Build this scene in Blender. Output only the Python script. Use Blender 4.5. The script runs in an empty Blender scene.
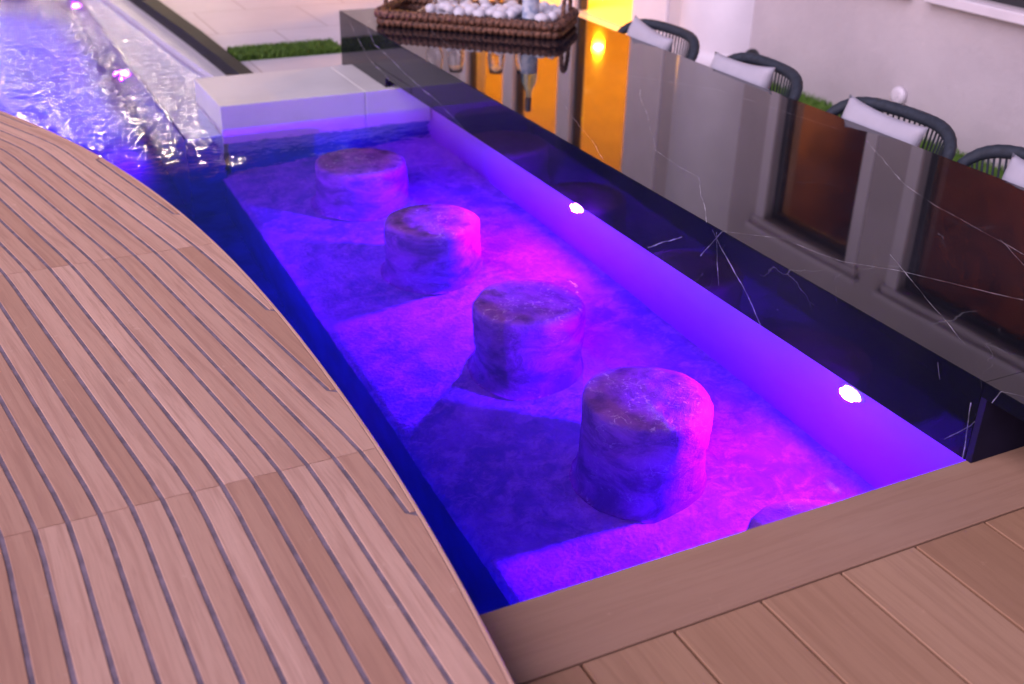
import bpy, math, random
from mathutils import Vector, Matrix, noise
random.seed(7)
R = math.radians
C = bpy.context.scene
COL = C.collection
H = 1.7

# ------------------------------------------------------------------ helpers
class MB:
    def __init__(s): s.v = []; s.f = []; s.uv = []; s.tone = []; s.smooth = []
    def face(s, idx, uv=None, tone=.5, smooth=False):
        s.f.append(tuple(idx)); s.uv.append(uv); s.tone.append(tone); s.smooth.append(smooth)
    def box(s, x0, x1, y0, y1, z0, z1, b=0.0, tone=.5):
        b = min(b, (x1-x0)*.45, (y1-y0)*.45, (z1-z0)*.45)
        n = len(s.v)
        if b <= 0:
            for z in (z0, z1):
                for x, y in ((x0, y0), (x1, y0), (x1, y1), (x0, y1)): s.v.append((x, y, z))
            for q in ((3,2,1,0), (4,5,6,7), (0,1,5,4), (1,2,6,5), (2,3,7,6), (3,0,4,7)):
                s.face([n+i for i in q], tone=tone)
            return
        # chamfered box: three vertices a corner
        X = (x0, x1); Y = (y0, y1); Z = (z0, z1); idx = {}
        for i in (0, 1):
            for j in (0, 1):
                for k in (0, 1):
                    sx, sy, sz = (b, -b)[i], (b, -b)[j], (b, -b)[k]
                    for a, p in (('x', (X[i], Y[j]+sy, Z[k]+sz)), ('y', (X[i]+sx, Y[j], Z[k]+sz)), ('z', (X[i]+sx, Y[j]+sy, Z[k]))):
                        idx[i, j, k, a] = len(s.v); s.v.append(p)
        F = []
        for i in (0, 1):
            F.append([idx[i, 0, 0, 'x'], idx[i, 1, 0, 'x'], idx[i, 1, 1, 'x'], idx[i, 0, 1, 'x']])
            F.append([idx[0, i, 0, 'y'], idx[1, i, 0, 'y'], idx[1, i, 1, 'y'], idx[0, i, 1, 'y']])
            F.append([idx[0, 0, i, 'z'], idx[1, 0, i, 'z'], idx[1, 1, i, 'z'], idx[0, 1, i, 'z']])
        for i in (0, 1):
            for j in (0, 1):
                F.append([idx[i, j, 0, 'x'], idx[i, j, 1, 'x'], idx[i, j, 1, 'y'], idx[i, j, 0, 'y']])
                F.append([idx[i, 0, j, 'x'], idx[i, 1, j, 'x'], idx[i, 1, j, 'z'], idx[i, 0, j, 'z']])
                F.append([idx[0, i, j, 'y'], idx[1, i, j, 'y'], idx[1, i, j, 'z'], idx[0, i, j, 'z']])
                for k in (0, 1):
                    F.append([idx[i, j, k, 'x'], idx[i, j, k, 'y'], idx[i, j, k, 'z']])
        c = Vector(((x0+x1)/2, (y0+y1)/2, (z0+z1)/2))
        for f in F:
            p = [Vector(s.v[q]) for q in f]; nn = (p[1]-p[0]).cross(p[2]-p[0])
            m = sum(p, Vector())/len(p)
            if nn.dot(m-c) < 0: f = f[::-1]
            s.face(f, tone=tone)
    def tube(s, pts, r, seg=10, closed=False, cap=True, rf=None):
        pts = [Vector(p) for p in pts]; N = len(pts); n0 = len(s.v)
        up = None
        for i, p in enumerate(pts):
            if closed: t = pts[(i+1) % N]-pts[i-1]
            else: t = pts[min(i+1, N-1)]-pts[max(i-1, 0)]
            t.normalize()
            if up is None:
                up = Vector((0, 0, 1)) if abs(t.z) < .9 else Vector((1, 0, 0))
            up = (up - t*up.dot(t))
            if up.length < 1e-5: up = t.orthogonal()
            up.normalize(); sd = t.cross(up)
            rr = r[i] if isinstance(r, (list, tuple)) else r
            for k in range(seg):
                a = 2*math.pi*k/seg
                q = rr*(rf(i, a) if rf else 1)
                s.v.append(tuple(p + up*math.cos(a)*q + sd*math.sin(a)*q))
        M = N if closed else N-1
        for i in range(M):
            a = n0+i*seg; b = n0+((i+1) % N)*seg
            for k in range(seg):
                s.face([a+k, b+k, b+(k+1) % seg, a+(k+1) % seg], smooth=True)
        if cap and not closed:
            s.face([n0+k for k in range(seg)][::-1][::-1]); s.face([n0+(N-1)*seg+k for k in range(seg)][::-1])
    def lathe(s, prof, seg=32, c=(0, 0, 0), fn=None, close_top=True, close_bot=True):
        n0 = len(s.v)
        for r, z in prof:
            for k in range(seg):
                a = 2*math.pi*k/seg; q = r*(fn(a, z) if fn else 1)
                s.v.append((c[0]+q*math.cos(a), c[1]+q*math.sin(a), c[2]+z))
        for i in range(len(prof)-1):
            for k in range(seg):
                a = n0+i*seg; b = a+seg
                s.face([a+k, a+(k+1) % seg, b+(k+1) % seg, b+k], smooth=True)
        if close_bot: s.face([n0+k for k in range(seg)][::-1])
        if close_top: s.face([n0+(len(prof)-1)*seg+k for k in range(seg)])
    def poly(s, xy, z0, z1):
        n = len(s.v); m = len(xy)
        s.v += [(x, y, z0) for x, y in xy] + [(x, y, z1) for x, y in xy]
        s.face([n+i for i in range(m)][::-1]); s.face([n+m+i for i in range(m)])
        for i in range(m):
            j = (i+1) % m; s.face([n+i, n+j, n+m+j, n+m+i])
    def build(s, name, mat, parent=None):
        me = bpy.data.meshes.new(name); me.from_pydata([tuple(v) for v in s.v], [], s.f)
        if any(u is not None for u in s.uv):
            L = me.uv_layers.new(name='UVMap'); k = 0
            for f, u in zip(s.f, s.uv):
                for i in range(len(f)):
                    L.data[k].uv = u[i] if u else (0, 0); k += 1
        if any(t != .5 for t in s.tone):
            A = me.attributes.new('tone', 'FLOAT', 'FACE')
            A.data.foreach_set('value', s.tone)
        me.polygons.foreach_set('use_smooth', s.smooth)
        me.update()
        o = bpy.data.objects.new(name, me); COL.objects.link(o)
        if mat: me.materials.append(mat)
        if parent: o.parent = parent
        return o

def tag(o, label=None, cat=None, group=None, kind=None):
    if label: o['label'] = label
    if cat: o['category'] = cat
    if group: o['group'] = group
    if kind: o['kind'] = kind
    return o
def empty(name, loc=(0, 0, 0), rz=0):
    o = bpy.data.objects.new(name, None); COL.objects.link(o); o.location = loc; o.rotation_euler = (0, 0, rz)
    o.empty_display_size = .1
    return o
def copy_tree(o, parent=None):
    kids = [c for c in COL.objects if c.parent == o]
    c = o.copy(); COL.objects.link(c); c.parent = parent
    for k in kids: copy_tree(k, c)
    return c
def lerp(a, b, t): return a+(b-a)*t
def sstep(a, b, x):
    t = max(0, min(1, (x-a)/(b-a))); return t*t*(3-2*t)

# ------------------------------------------------------------------ node helpers
class N:
    def __init__(s, name):
        s.m = bpy.data.materials.new(name); s.m.use_nodes = True; s.t = s.m.node_tree
        s.p = s.t.nodes['Principled BSDF']; s.out = s.t.nodes['Material Output']
    def n(s, ty, **kw):
        x = s.t.nodes.new(ty)
        for k, v in kw.items():
            if k.startswith('i_'):
                x.inputs[k[2:].replace('_', ' ')].default_value = v
            else: setattr(x, k, v)
        return x
    def l(s, a, b): s.t.links.new(a, b)
    def set(s, **kw):
        for k, v in kw.items():
            i = s.p.inputs[k.replace('_', ' ')]
            if hasattr(v, 'links') or isinstance(v, bpy.types.NodeSocket): s.l(v, i)
            else: i.default_value = v if not isinstance(v, tuple) else (*v[:3], 1)
    def math(s, op, a, b=None, c=None, clamp=False):
        x = s.n('ShaderNodeMath', operation=op, use_clamp=clamp)
        for i, v in enumerate((a, b, c)):
            if v is None: continue
            if isinstance(v, (int, float)): x.inputs[i].default_value = v
            else: s.l(v, x.inputs[i])
        return x.outputs[0]
    def mix(s, f, a, b, ty='MIX'):
        x = s.n('ShaderNodeMix', data_type='RGBA', blend_type=ty)
        for sock, v in ((x.inputs[0], f), (x.inputs[6], a), (x.inputs[7], b)):
            if isinstance(v, (int, float)): sock.default_value = v
            elif isinstance(v, tuple): sock.default_value = (*v[:3], 1)
            else: s.l(v, sock)
        return x.outputs[2]
    def ramp(s, f, a, b):
        x = s.n('ShaderNodeMapRange', interpolation_type='SMOOTHSTEP')
        x.inputs[1].default_value = a; x.inputs[2].default_value = b; s.l(f, x.inputs[0]); return x.outputs[0]
    def coord(s, scale=(1, 1, 1), kind='Object'):
        tc = s.n('ShaderNodeTexCoord'); mp = s.n('ShaderNodeMapping'); mp.inputs[3].default_value = scale
        s.l(tc.outputs[kind], mp.inputs[0]); return mp.outputs[0]
    def noise(s, vec, scale, detail=4, rough=.55, dist=0.):
        x = s.n('ShaderNodeTexNoise'); x.inputs['Scale'].default_value = scale; x.inputs['Detail'].default_value = detail
        x.inputs['Roughness'].default_value = rough; x.inputs['Distortion'].default_value = dist
        s.l(vec, x.inputs['Vector']); return x.outputs['Fac']
    def bump(s, h, strength=.3, dist=.01, normal=None):
        x = s.n('ShaderNodeBump'); x.inputs['Strength'].default_value = strength; x.inputs['Distance'].default_value = dist
        s.l(h, x.inputs['Height'])
        if normal: s.l(normal, x.inputs['Normal'])
        return x.outputs[0]

def simple(name, col, rough=.6, var=.15, scale=8, bump=.15, bdist=.004, bscale=60, **kw):
    k = N(name); c = k.coord()
    nz = k.noise(c, scale, 5)
    f = k.ramp(nz, .3, .7)
    d = tuple(x*(1-var) for x in col); l_ = tuple(min(1, x*(1+var)) for x in col)
    k.set(Base_Color=k.mix(f, d, l_), Roughness=rough)
    if bump: k.set(Normal=k.bump(k.noise(c, bscale, 4), bump, bdist))
    for a, b in kw.items(): k.set(**{a: b})
    return k.m

def wood(name, ca, cb, cc, rough, grain=1.0, blot=None, bscale=(1, 1)):
    """boards carry UV = (length, width) in metres and a random tone each"""
    k = N(name)
    uv = k.n('ShaderNodeUVMap').outputs[0]
    at = k.n('ShaderNodeAttribute', attribute_name='tone').outputs['Fac']
    off = k.n('ShaderNodeCombineXYZ'); k.l(k.math('MULTIPLY', at, 37.), off.inputs[0]); k.l(k.math('MULTIPLY', at, 91.), off.inputs[1])
    add = k.n('ShaderNodeVectorMath', operation='ADD'); k.l(uv, add.inputs[0]); k.l(off.outputs[0], add.inputs[1])
    m1 = k.n('ShaderNodeMapping'); m1.inputs[3].default_value = (2.2, 42, 1); k.l(add.outputs[0], m1.inputs[0])
    m2 = k.n('ShaderNodeMapping'); m2.inputs[3].default_value = (9, 210, 1); k.l(add.outputs[0], m2.inputs[0])
    m3 = k.n('ShaderNodeMapping'); m3.inputs[3].default_value = (3.0, 9, 1); k.l(add.outputs[0], m3.inputs[0])
    g1 = k.noise(m1.outputs[0], 1, 4, .6, .8); g2 = k.noise(m2.outputs[0], 1, 3, .6); g3 = k.noise(m3.outputs[0], 1, 5, .6)
    col = k.mix(at, ca, cb)
    col = k.mix(k.math('MULTIPLY', k.ramp(g1, .42, .68), .55*grain), col, cc)
    col = k.mix(k.math('MULTIPLY', k.ramp(g2, .5, .72), .35*grain), col, cc)
    col = k.mix(k.math('MULTIPLY', k.ramp(g3, .5, .8), .4), col, blot or cb)
    # fine pale scuffs and dust
    wc = k.coord(kind='Object')
    sc = k.ramp(k.noise(wc, 14, 8, .75), .62, .74)
    col = k.mix(k.math('MULTIPLY', sc, .42), col, tuple(min(1, x*1.5+.08) for x in cb))
    k.set(Base_Color=col, Roughness=k.math('ADD', k.math('MULTIPLY', g1, .2), rough-.1))
    b1 = k.bump(g2, .25, .0015); k.set(Normal=k.bump(g1, .3, .002, b1))
    k.set(Specular_IOR_Level=.35)
    return k.m

M = {}
M['teak'] = wood('teak', (.52, .285, .19), (.74, .46, .345), (.40, .20, .14), .55, .8, (.62, .34, .25))
M['deck_wood'] = wood('brown_deck_wood', (.39, .21, .12), (.49, .285, .175), (.29, .145, .08), .48, .6, (.48, .28, .165))
M['frame_wood'] = wood('frame_wood', (.37, .21, .14), (.42, .245, .165), (.30, .16, .10), .5, .5, (.46, .29, .20))
M['caulk'] = simple('caulk', (.24, .18, .22), .7, .25, 20, .2)
M['caulk2'] = simple('seam_dark', (.06, .035, .03), .8, .2, 20, 0)
M['porcelain'] = simple('porcelain', (.60, .56, .60), .38, .05, 3, .08, .002, 30)
M['mosaic'] = simple('blue_mosaic', (.02, .06, .30), .3, .25, 6, .1)
M['lamp_violet_tile'] = simple('pool_wall_tile', (.50, .22, .80), .5, .05, 3, .1)  # violet of the pool lamps put into the tile colour

# pool plaster with a brushed, mottled, pebbly surface; lamp violet mixed into its colours
k = N('pool_plaster'); c = k.coord()
a = k.noise(c, 2.2, 6, .65, .6); b = k.noise(c, 11, 8, .75, .4); v = k.n('ShaderNodeTexVoronoi'); v.inputs['Scale'].default_value = 55; k.l(c, v.inputs['Vector'])
col = k.mix(k.ramp(a, .35, .65), (.15, .19, .42), (.38, .30, .68))
col = k.mix(k.math('MULTIPLY', k.ramp(b, .42, .66), .6), col, (.62, .50, .80))
col = k.mix(k.math('MULTIPLY', k.ramp(k.noise(c, 45, 4, .8), .5, .7), .4), col, (.22, .30, .36))
k.set(Base_Color=col, Roughness=.8)
k.set(Normal=k.bump(v.outputs['Distance'], .5, .006, k.bump(b, .6, .02)))
M['plaster'] = k.m
k = N('stool_plaster'); c = k.coord()
a = k.noise(c, 5, 6, .65, .5)
vz = k.n('ShaderNodeTexVoronoi', feature='DISTANCE_TO_EDGE'); vz.inputs['Scale'].default_value = 11
ns = k.n('ShaderNodeTexNoise'); ns.inputs['Scale'].default_value = 14; ns.inputs['Detail'].default_value = 6; k.l(c, ns.inputs['Vector'])
ad = k.n('ShaderNodeVectorMath', operation='MULTIPLY_ADD'); k.l(ns.outputs['Color'], ad.inputs[0]); ad.inputs[1].default_value = (.18, .18, .18); k.l(c, ad.inputs[2]); k.l(ad.outputs[0], vz.inputs['Vector'])
lim = k.math('MULTIPLY', k.math('SUBTRACT', 1, k.ramp(vz.outputs['Distance'], 0, .035)), k.ramp(k.noise(c, 6, 4), .5, .64))
b = k.noise(c, 38, 6, .8)
lim = k.math('MAXIMUM', lim, k.math('MULTIPLY', k.ramp(b, .55, .7), k.ramp(k.noise(c, 9, 3), .45, .6)))
col = k.mix(k.ramp(a, .35, .65), (.11, .022, .20), (.34, .09, .46))  # lamp purple painted into the plaster, besides its own mottling
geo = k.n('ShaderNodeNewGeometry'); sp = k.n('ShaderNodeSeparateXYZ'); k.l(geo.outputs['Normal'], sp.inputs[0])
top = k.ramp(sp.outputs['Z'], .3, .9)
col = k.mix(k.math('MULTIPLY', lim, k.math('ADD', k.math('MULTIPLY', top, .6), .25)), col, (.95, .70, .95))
k.set(Base_Color=col, Roughness=.8, Normal=k.bump(b, .6, .008, k.bump(a, .5, .03)))
M['stool'] = k.m

# stucco
k = N('stucco'); c = k.coord()
a = k.noise(c, 1.2, 5); b = k.noise(c, 120, 3, .7)
k.set(Base_Color=k.mix(k.ramp(a, .3, .7), (.45, .40, .42), (.53, .475, .49)), Roughness=.85, Normal=k.bump(b, .5, .006, k.bump(k.noise(c, 14, 4), .3, .02)))
M['stucco'] = k.m
M['trim'] = simple('painted_trim', (.68, .63, .68), .45, .04, 4, .06)
M['frame_dark'] = simple('dark_frame', (.03, .03, .035), .35, .1, 5, 0)
M['rope'] = simple('charcoal_rope', (.020, .027, .042), .7, .25, 40, .5, .004, 160)
M['cushion'] = simple('cushion_fabric', (.46, .44, .51), .9, .06, 5, .35, .003, 220)
M['pebble'] = simple('white_pebble', (.66, .64, .70), .55, .1, 20, .2, .003, 60)
M['shelf_white'] = simple('pale_shelf_tile', (.60, .82, .88), .5, .05, 3, .1)
M['metal_dark'] = simple('charcoal_metal', (.03, .03, .035), .4, .1, 10, 0)
M['room'] = simple('room_plaster', (.70, .58, .38), .7, .06, 2, .1)
M['room_brown'] = simple('room_brown', (.36, .19, .08), .6, .3, 3, .1)
M['tray_wood'] = simple('pale_wood', (.42, .30, .22), .6, .15, 12, .1)

# patio tiles
def tiles(name, ca, cb, w, h, joint, off=.5, mortar=.004, rough=.45, loc=(0, 0, 0), rot=0):
    k = N(name); tc = k.n('ShaderNodeTexCoord'); mp = k.n('ShaderNodeMapping'); k.l(tc.outputs['Object'], mp.inputs[0]); mp.inputs[1].default_value = loc; mp.inputs[2].default_value = (0, 0, rot)
    br = k.n('ShaderNodeTexBrick', offset=off); k.l(mp.outputs[0], br.inputs['Vector'])
    br.inputs['Scale'].default_value = 1; br.inputs['Brick Width'].default_value = w; br.inputs['Row Height'].default_value = h
    br.inputs['Mortar Size'].default_value = mortar; br.inputs['Mortar Smooth'].default_value = .1
    br.inputs['Color1'].default_value = (*ca, 1); br.inputs['Color2'].default_value = (*cb, 1); br.inputs['Mortar'].default_value = (*joint, 1)
    c = tc.outputs['Object']; n1 = k.noise(c, 3, 6, .6)
    col = k.mix(k.math('MULTIPLY', k.ramp(n1, .35, .7), .3), br.outputs['Color'], tuple(x*.8 for x in ca))
    k.set(Base_Color=col, Roughness=rough, Normal=k.bump(br.outputs['Fac'], -.3, .003, k.bump(k.noise(c, 70, 3), .1, .002)))
    return k.m
M['patio'] = tiles('patio_tiles', (.56, .52, .56), (.60, .56, .60), .85, .85, (.36, .30, .31), .5, .006, .45, (.35, .1, 0))
M['dining_floor'] = tiles('dining_floor_tiles', (.52, .45, .44), (.56, .49, .48), .8, .8, (.3, .25, .25), .5, .005)
M['room_floor'] = tiles('room_floor_tiles', (.62, .50, .36), (.66, .54, .40), 1.2, .6, (.45, .35, .25), .5, .004, .3, (0, 0, 0), .0)
M['box_tile'] = simple('porcelain_tile', (.66, .63, .62), .42, .05, 2.5, .08, .002, 40)
M['joint'] = simple('tile_joint', (.12, .09, .10), .8, .1, 5, 0)

# black marble with veins. u = Y, v = X + Z - zb unfolds the countertop onto its front panel
ZB = .252
VT = [[(2.91, 2.129), (2.964, 2.312)], [(3.04, 2.20), (2.797, 2.485), (2.547, 2.548), (2.417, 2.66), (2.071, 2.869)],
      [(3.586, 3.603), (3.051, 3.319), (2.829, 3.257), (2.334, 3.171)], [(5.008, 3.206), (4.557, 3.504), (3.754, 3.599)],
      [(2.521, 2.737), (2.067, 2.527), (1.921, 2.456)], [(2.467, 3.204), (2.271, 3.099), (2.0, 3.05)], [(6.427, 2.663), (5.576, 2.548)],
      [(4.694, 2.636), (3.793, 2.359)], [(4.711, 3.113), (3.828, 2.631), (3.445, 2.598), (3.032, 2.329)], [(3.387, 2.099), (3.169, 2.227)],
      [(2.991, 2.313), (2.921, 2.266), (2.787, 2.183), (2.66, 2.083)], [(1.60, 2.40), (1.684, 2.332), (1.749, 2.191), (1.817, 2.102)],
      [(1.77, 2.254), (1.758, 2.186), (1.745, 2.084)], [(7.0, 2.3), (6.625, 2.133), (6.36, 2.099), (5.921, 2.007), (5.799, 1.98)],
      [(6.9, 2.45), (6.522, 2.248), (5.644, 2.153), (5.103, 2.076)], [(1.907, 2.312), (1.888, 2.269)]]
VW = [1, 1.3, 1, .8, .8, .7, .9, .8, .7, 1, 1.1, .9, 1.2, 1, .9, .8, .7]
k = N('black_marble'); tc = k.n('ShaderNodeTexCoord'); sp = k.n('ShaderNodeSeparateXYZ'); k.l(tc.outputs['Object'], sp.inputs[0])
cb = k.n('ShaderNodeCombineXYZ'); k.l(sp.outputs['Y'], cb.inputs[0]); k.l(k.math('SUBTRACT', k.math('ADD', sp.outputs['X'], sp.outputs['Z']), ZB), cb.inputs[1])
def warp(vec, scale, amt, detail=3):
    ns = k.n('ShaderNodeTexNoise'); ns.inputs['Scale'].default_value = scale; ns.inputs['Detail'].default_value = detail; k.l(vec, ns.inputs['Vector'])
    s = k.n('ShaderNodeVectorMath', operation='SUBTRACT'); k.l(ns.outputs['Color'], s.inputs[0]); s.inputs[1].default_value = (.5, .5, .5)
    m = k.n('ShaderNodeVectorMath', operation='MULTIPLY_ADD'); k.l(s.outputs[0], m.inputs[0]); m.inputs[1].default_value = (amt, amt, 0); k.l(vec, m.inputs[2]); return m.outputs[0]
P = warp(warp(cb.outputs[0], 2.5, .05), 24, .0035)
best = None
for line, w in zip(VT, VW):
    for (ax, ay), (bx, by) in zip(line, line[1:]):
        s1 = k.n('ShaderNodeVectorMath', operation='SUBTRACT'); k.l(P, s1.inputs[0]); s1.inputs[1].default_value = (ax, ay, 0)
        L2 = (bx-ax)**2+(by-ay)**2
        d = k.n('ShaderNodeVectorMath', operation='DOT_PRODUCT'); k.l(s1.outputs[0], d.inputs[0]); d.inputs[1].default_value = ((bx-ax)/L2, (by-ay)/L2, 0)
        hh = k.math('MULTIPLY', d.outputs['Value'], 1., clamp=True)
        sc = k.n('ShaderNodeVectorMath', operation='SCALE'); sc.inputs[0].default_value = (bx-ax, by-ay, 0); k.l(hh, sc.inputs['Scale'])
        s2 = k.n('ShaderNodeVectorMath', operation='DISTANCE'); k.l(s1.outputs[0], s2.inputs[0]); k.l(sc.outputs[0], s2.inputs[1])
        dd = k.math('DIVIDE', s2.outputs['Value'], w) if w != 1 else s2.outputs['Value']
        best = dd if best is None else k.math('MINIMUM', best, dd)
br = k.noise(cb.outputs[0], 9, 5, .7)
line = k.math('SUBTRACT', 1, k.ramp(k.math('SUBTRACT', best, k.math('MULTIPLY', k.ramp(br, .5, .75), .0014)), .0001, .0020))
halo = 0
line = k.math('MULTIPLY', line, k.math('ADD', k.math('MULTIPLY', k.ramp(br, .38, .62), .85), .15))
vo = k.n('ShaderNodeTexVoronoi', feature='DISTANCE_TO_EDGE'); vo.inputs['Scale'].default_value = 2.6; k.l(warp(cb.outputs[0], 3, .35, 5), vo.inputs['Vector'])
fine = k.math('MULTIPLY', k.math('SUBTRACT', 1, k.ramp(vo.outputs['Distance'], 0, .006)), k.math('MULTIPLY', k.ramp(k.noise(cb.outputs[0], 2.2, 4, .6), .5, .68), .14))
# short bright flecks
fl = k.n('ShaderNodeTexVoronoi', feature='F1'); fl.inputs['Scale'].default_value = 14
mp = k.n('ShaderNodeMapping'); mp.inputs[2].default_value = (0, 0, .9); mp.inputs[3].default_value = (1, 6, 1); k.l(cb.outputs[0], mp.inputs[0]); k.l(mp.outputs[0], fl.inputs['Vector'])
fleck = k.math('MULTIPLY', k.math('SUBTRACT', 1, k.ramp(fl.outputs['Distance'], .02, .09)), k.ramp(k.noise(cb.outputs[0], 3.5, 2), .6, .7))
tot = k.math('ADD', k.math('MAXIMUM', k.math('MAXIMUM', line, fine), k.math('MULTIPLY', fleck, .5)), halo, clamp=True)
base = k.mix(k.ramp(k.noise(cb.outputs[0], 1.4, 5), .35, .7), (.006, .006, .010), (.014, .013, .020))
k.set(Base_Color=k.mix(tot, base, (.42, .40, .44)), Roughness=.035, IOR=1.42)
k.set(Normal=k.bump(k.noise(cb.outputs[0], 2.2, 2), .02, .01))
M['marble'] = k.m

M['kerb'] = simple('dark_kerb_stone', (.012, .012, .014), .55, .2, 5, .3, .004, 30, Specular_IOR_Level=.2)
M['honed'] = simple('honed_black_stone', (.012, .010, .030), .6, .2, 5, .05, Specular_IOR_Level=.1)
# wicker
k = N('wicker'); c = k.coord(); b = k.noise(c, 50, 4, .7)
k.set(Base_Color=k.mix(k.ramp(b, .35, .65), (.03, .012, .009), (.25, .11, .065)), Roughness=.55, Normal=k.bump(b, .8, .01))
M['wicker'] = k.m
M['wicker_dark'] = simple('wicker_dark', (.035, .018, .014), .7, .3, 40, .5)
# grass
k = N('grass_blade'); k.set(Base_Color=k.mix(k.ramp(k.noise(k.coord(), 18, 3), .3, .7), (.05, .12, .01), (.13, .25, .03)), Roughness=.6)
M['grass'] = k.m
M['soil'] = simple('soil', (.03, .06, .012), .95, .3, 20, .4)
# glass things
k = N('clear_glass'); k.set(Base_Color=(.96, .97, 1.), Roughness=.0, IOR=1.45, Transmission_Weight=1.); M['glass'] = k.m
k = N('bottle_glass'); k.set(Base_Color=(.72, .9, .88), Roughness=.02, IOR=1.45, Transmission_Weight=1.); M['bottle'] = k.m
k = N('bottle_label'); c = k.coord(); sp = k.n('ShaderNodeSeparateXYZ'); k.l(c, sp.inputs[0])
k.set(Base_Color=k.mix(k.ramp(k.noise(c, 22, 3), .4, .6), (.30, .38, .55), (.62, .66, .76)), Roughness=.5); M['label'] = k.m
M['capfoil'] = simple('cap_foil', (.10, .09, .11), .4, .1, 10, 0)
k = N('window_glass'); k.set(Base_Color=(.8, .8, .82), Roughness=.0, IOR=1.5, Transmission_Weight=1.); M['pane'] = k.m
# emitters
def emit(name, col, st):
    m = bpy.data.materials.new(name); m.use_nodes = True; p = m.node_tree.nodes['Principled BSDF']
    p.inputs['Base Color'].default_value = (0, 0, 0, 1); p.inputs['Emission Color'].default_value = (*col, 1); p.inputs['Emission Strength'].default_value = st
    return m
M['led'] = emit('violet_led_lens', (1., .25, 1.), 30)
M['warm'] = emit('warm_lamp', (1., .62, .22), 28)
M['glitter_bulb'] = emit('warm_white_bulb', (1., .80, .58), 110)

# water: clear dielectric with ripples that die out towards the sheltered bar, volume tint drops green to push the lamps' violet
k = N('pool_water')
tc = k.n('ShaderNodeTexCoord'); o_ = tc.outputs['Object']; sp = k.n('ShaderNodeSeparateXYZ'); k.l(o_, sp.inputs[0])
g = k.n('ShaderNodeBsdfGlass'); g.inputs['IOR'].default_value = 1.333; g.inputs['Roughness'].default_value = 0; g.inputs['Color'].default_value = (1, 1, 1, 1)
far = k.ramp(k.math('ADD', sp.outputs['Y'], k.math('MULTIPLY', sp.outputs['X'], .35)), 5.3, 8.8)
mp = k.n('ShaderNodeMapping'); mp.inputs[3].default_value = (1, 1.5, 1); k.l(o_, mp.inputs[0])
r1 = k.noise(mp.outputs[0], 6, 2, .5, .4); r2 = k.noise(mp.outputs[0], 17, 1, .5, .5)
calm = k.bump(k.noise(mp.outputs[0], 2.4, 3, .5, .3), .15, .02)
h = k.math('ADD', k.math('MULTIPLY', r1, 1.2), k.math('MULTIPLY', r2, 1.))
bn = k.n('ShaderNodeBump'); bn.inputs['Distance'].default_value = .009; k.l(h, bn.inputs['Height']); k.l(k.math('MULTIPLY', far, 1.), bn.inputs['Strength']); k.l(calm, bn.inputs['Normal'])
k.l(bn.outputs[0], g.inputs['Normal'])
k.l(g.outputs[0], k.out.inputs['Surface'])
va = k.n('ShaderNodeVolumeAbsorption'); va.inputs['Color'].default_value = (.74, .04, 1, 1); va.inputs['Density'].default_value = 1.25
k.l(va.outputs[0], k.out.inputs['Volume'])
k.t.nodes.remove(k.p)
M['water'] = k.m

# ------------------------------------------------------------------ pool setting
ZW = -.20; FL = -.82; XWALL = 2.62; XSH = 1.28
def xe(y):
    d = y-2.45
    return .787-(.0305*d*d+.007*d**3 if d > 0 else .05*d*d)

mb = MB()
nx, ny = 40, 110
# shelf floor under the stools (slightly uneven trowelled plaster), rounded over the step edge
xs = [XSH+.0, XSH+.004, XSH+.015, XSH+.035]+[lerp(XSH+.06, XWALL+.02, i/nx) for i in range(nx+1)]
dz = [-.035, -.02, -.008, -.002]+[0]*(nx+1)
ys = [lerp(1.60, 6.55, j/ny) for j in range(ny+1)]
for j, y in enumerate(ys):
    for i, x in enumerate(xs):
        mb.v.append((x, y, FL-.16*(XWALL-x)+dz[i]+.006*noise.noise(Vector((x*2.2, y*2.2, 0)))+.002*noise.noise(Vector((x*9, y*9, 3)))))
w = len(xs)
for j in range(ny):
    for i in range(w-1): mb.face([j*w+i, j*w+i+1, (j+1)*w+i+1, (j+1)*w+i], smooth=True)
tag(mb.build('pool_shelf', M['plaster']), kind='structure')
mb = MB(); mb.box(XSH+.004, XWALL, 1.62, 6.5, -1.62, FL-.262); tag(mb.build('pool_shelf_step', M['mosaic']), kind='structure')
mb = MB(); mb.box(-4.3, XSH+.5, .9, 15.2, -1.75, -1.6); tag(mb.build('pool_floor', M['mosaic']), kind='structure')
mb = MB(); mb.box(1.10, 2.0, 6.5, 15.0, -1.6, -.31); mb.box(1.10, 1.30, 6.33, 6.5, -1.6, -.31); tag(mb.build('pool_shallow_shelf', M['shelf_white']), kind='structure')
mb = MB(); mb.box(1.086, 1.302, 6.316, 6.329, -1.6, -.314); tag(mb.build('pool_shelf_end', M['mosaic']), kind='structure')
mb = MB(); mb.box(1.086, 1.0985, 6.33, 15.0, -1.6, -.325); tag(mb.build('pool_shelf_face', M['mosaic']), kind='structure')
# walls: right wall under the bar (tile tinted lamp violet), near wall, far wall, wall following the curved deck
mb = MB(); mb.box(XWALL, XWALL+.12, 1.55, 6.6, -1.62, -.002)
tag(mb.build('pool_side_wall', M['lamp_violet_tile']), kind='structure')
mb = MB(); mb.box(XSH+.06, XWALL-.003, 6.36, 6.6, -1.6, -.472); tag(mb.build('pool_end_wall', M['mosaic']), kind='structure')
mb = MB(); mb.box(-.5, XWALL, 1.5, 1.715, -1.7, -.034)
tag(mb.build('pool_near_wall', M['mosaic']), kind='structure')
mb = MB(); mb.box(-4.4, 2.4, 15.0, 15.3, -1.7, -.1)
tag(mb.build('pool_far_wall', M['mosaic']), kind='structure')
mb = MB(); pts = [(xe(y)-.03, y) for y in [1.0+i*.15 for i in range(50)]]
pts2 = [(x-.25, y) for x, y in pts]
mb.poly(pts+pts2[::-1], -1.7, .118)
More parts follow.
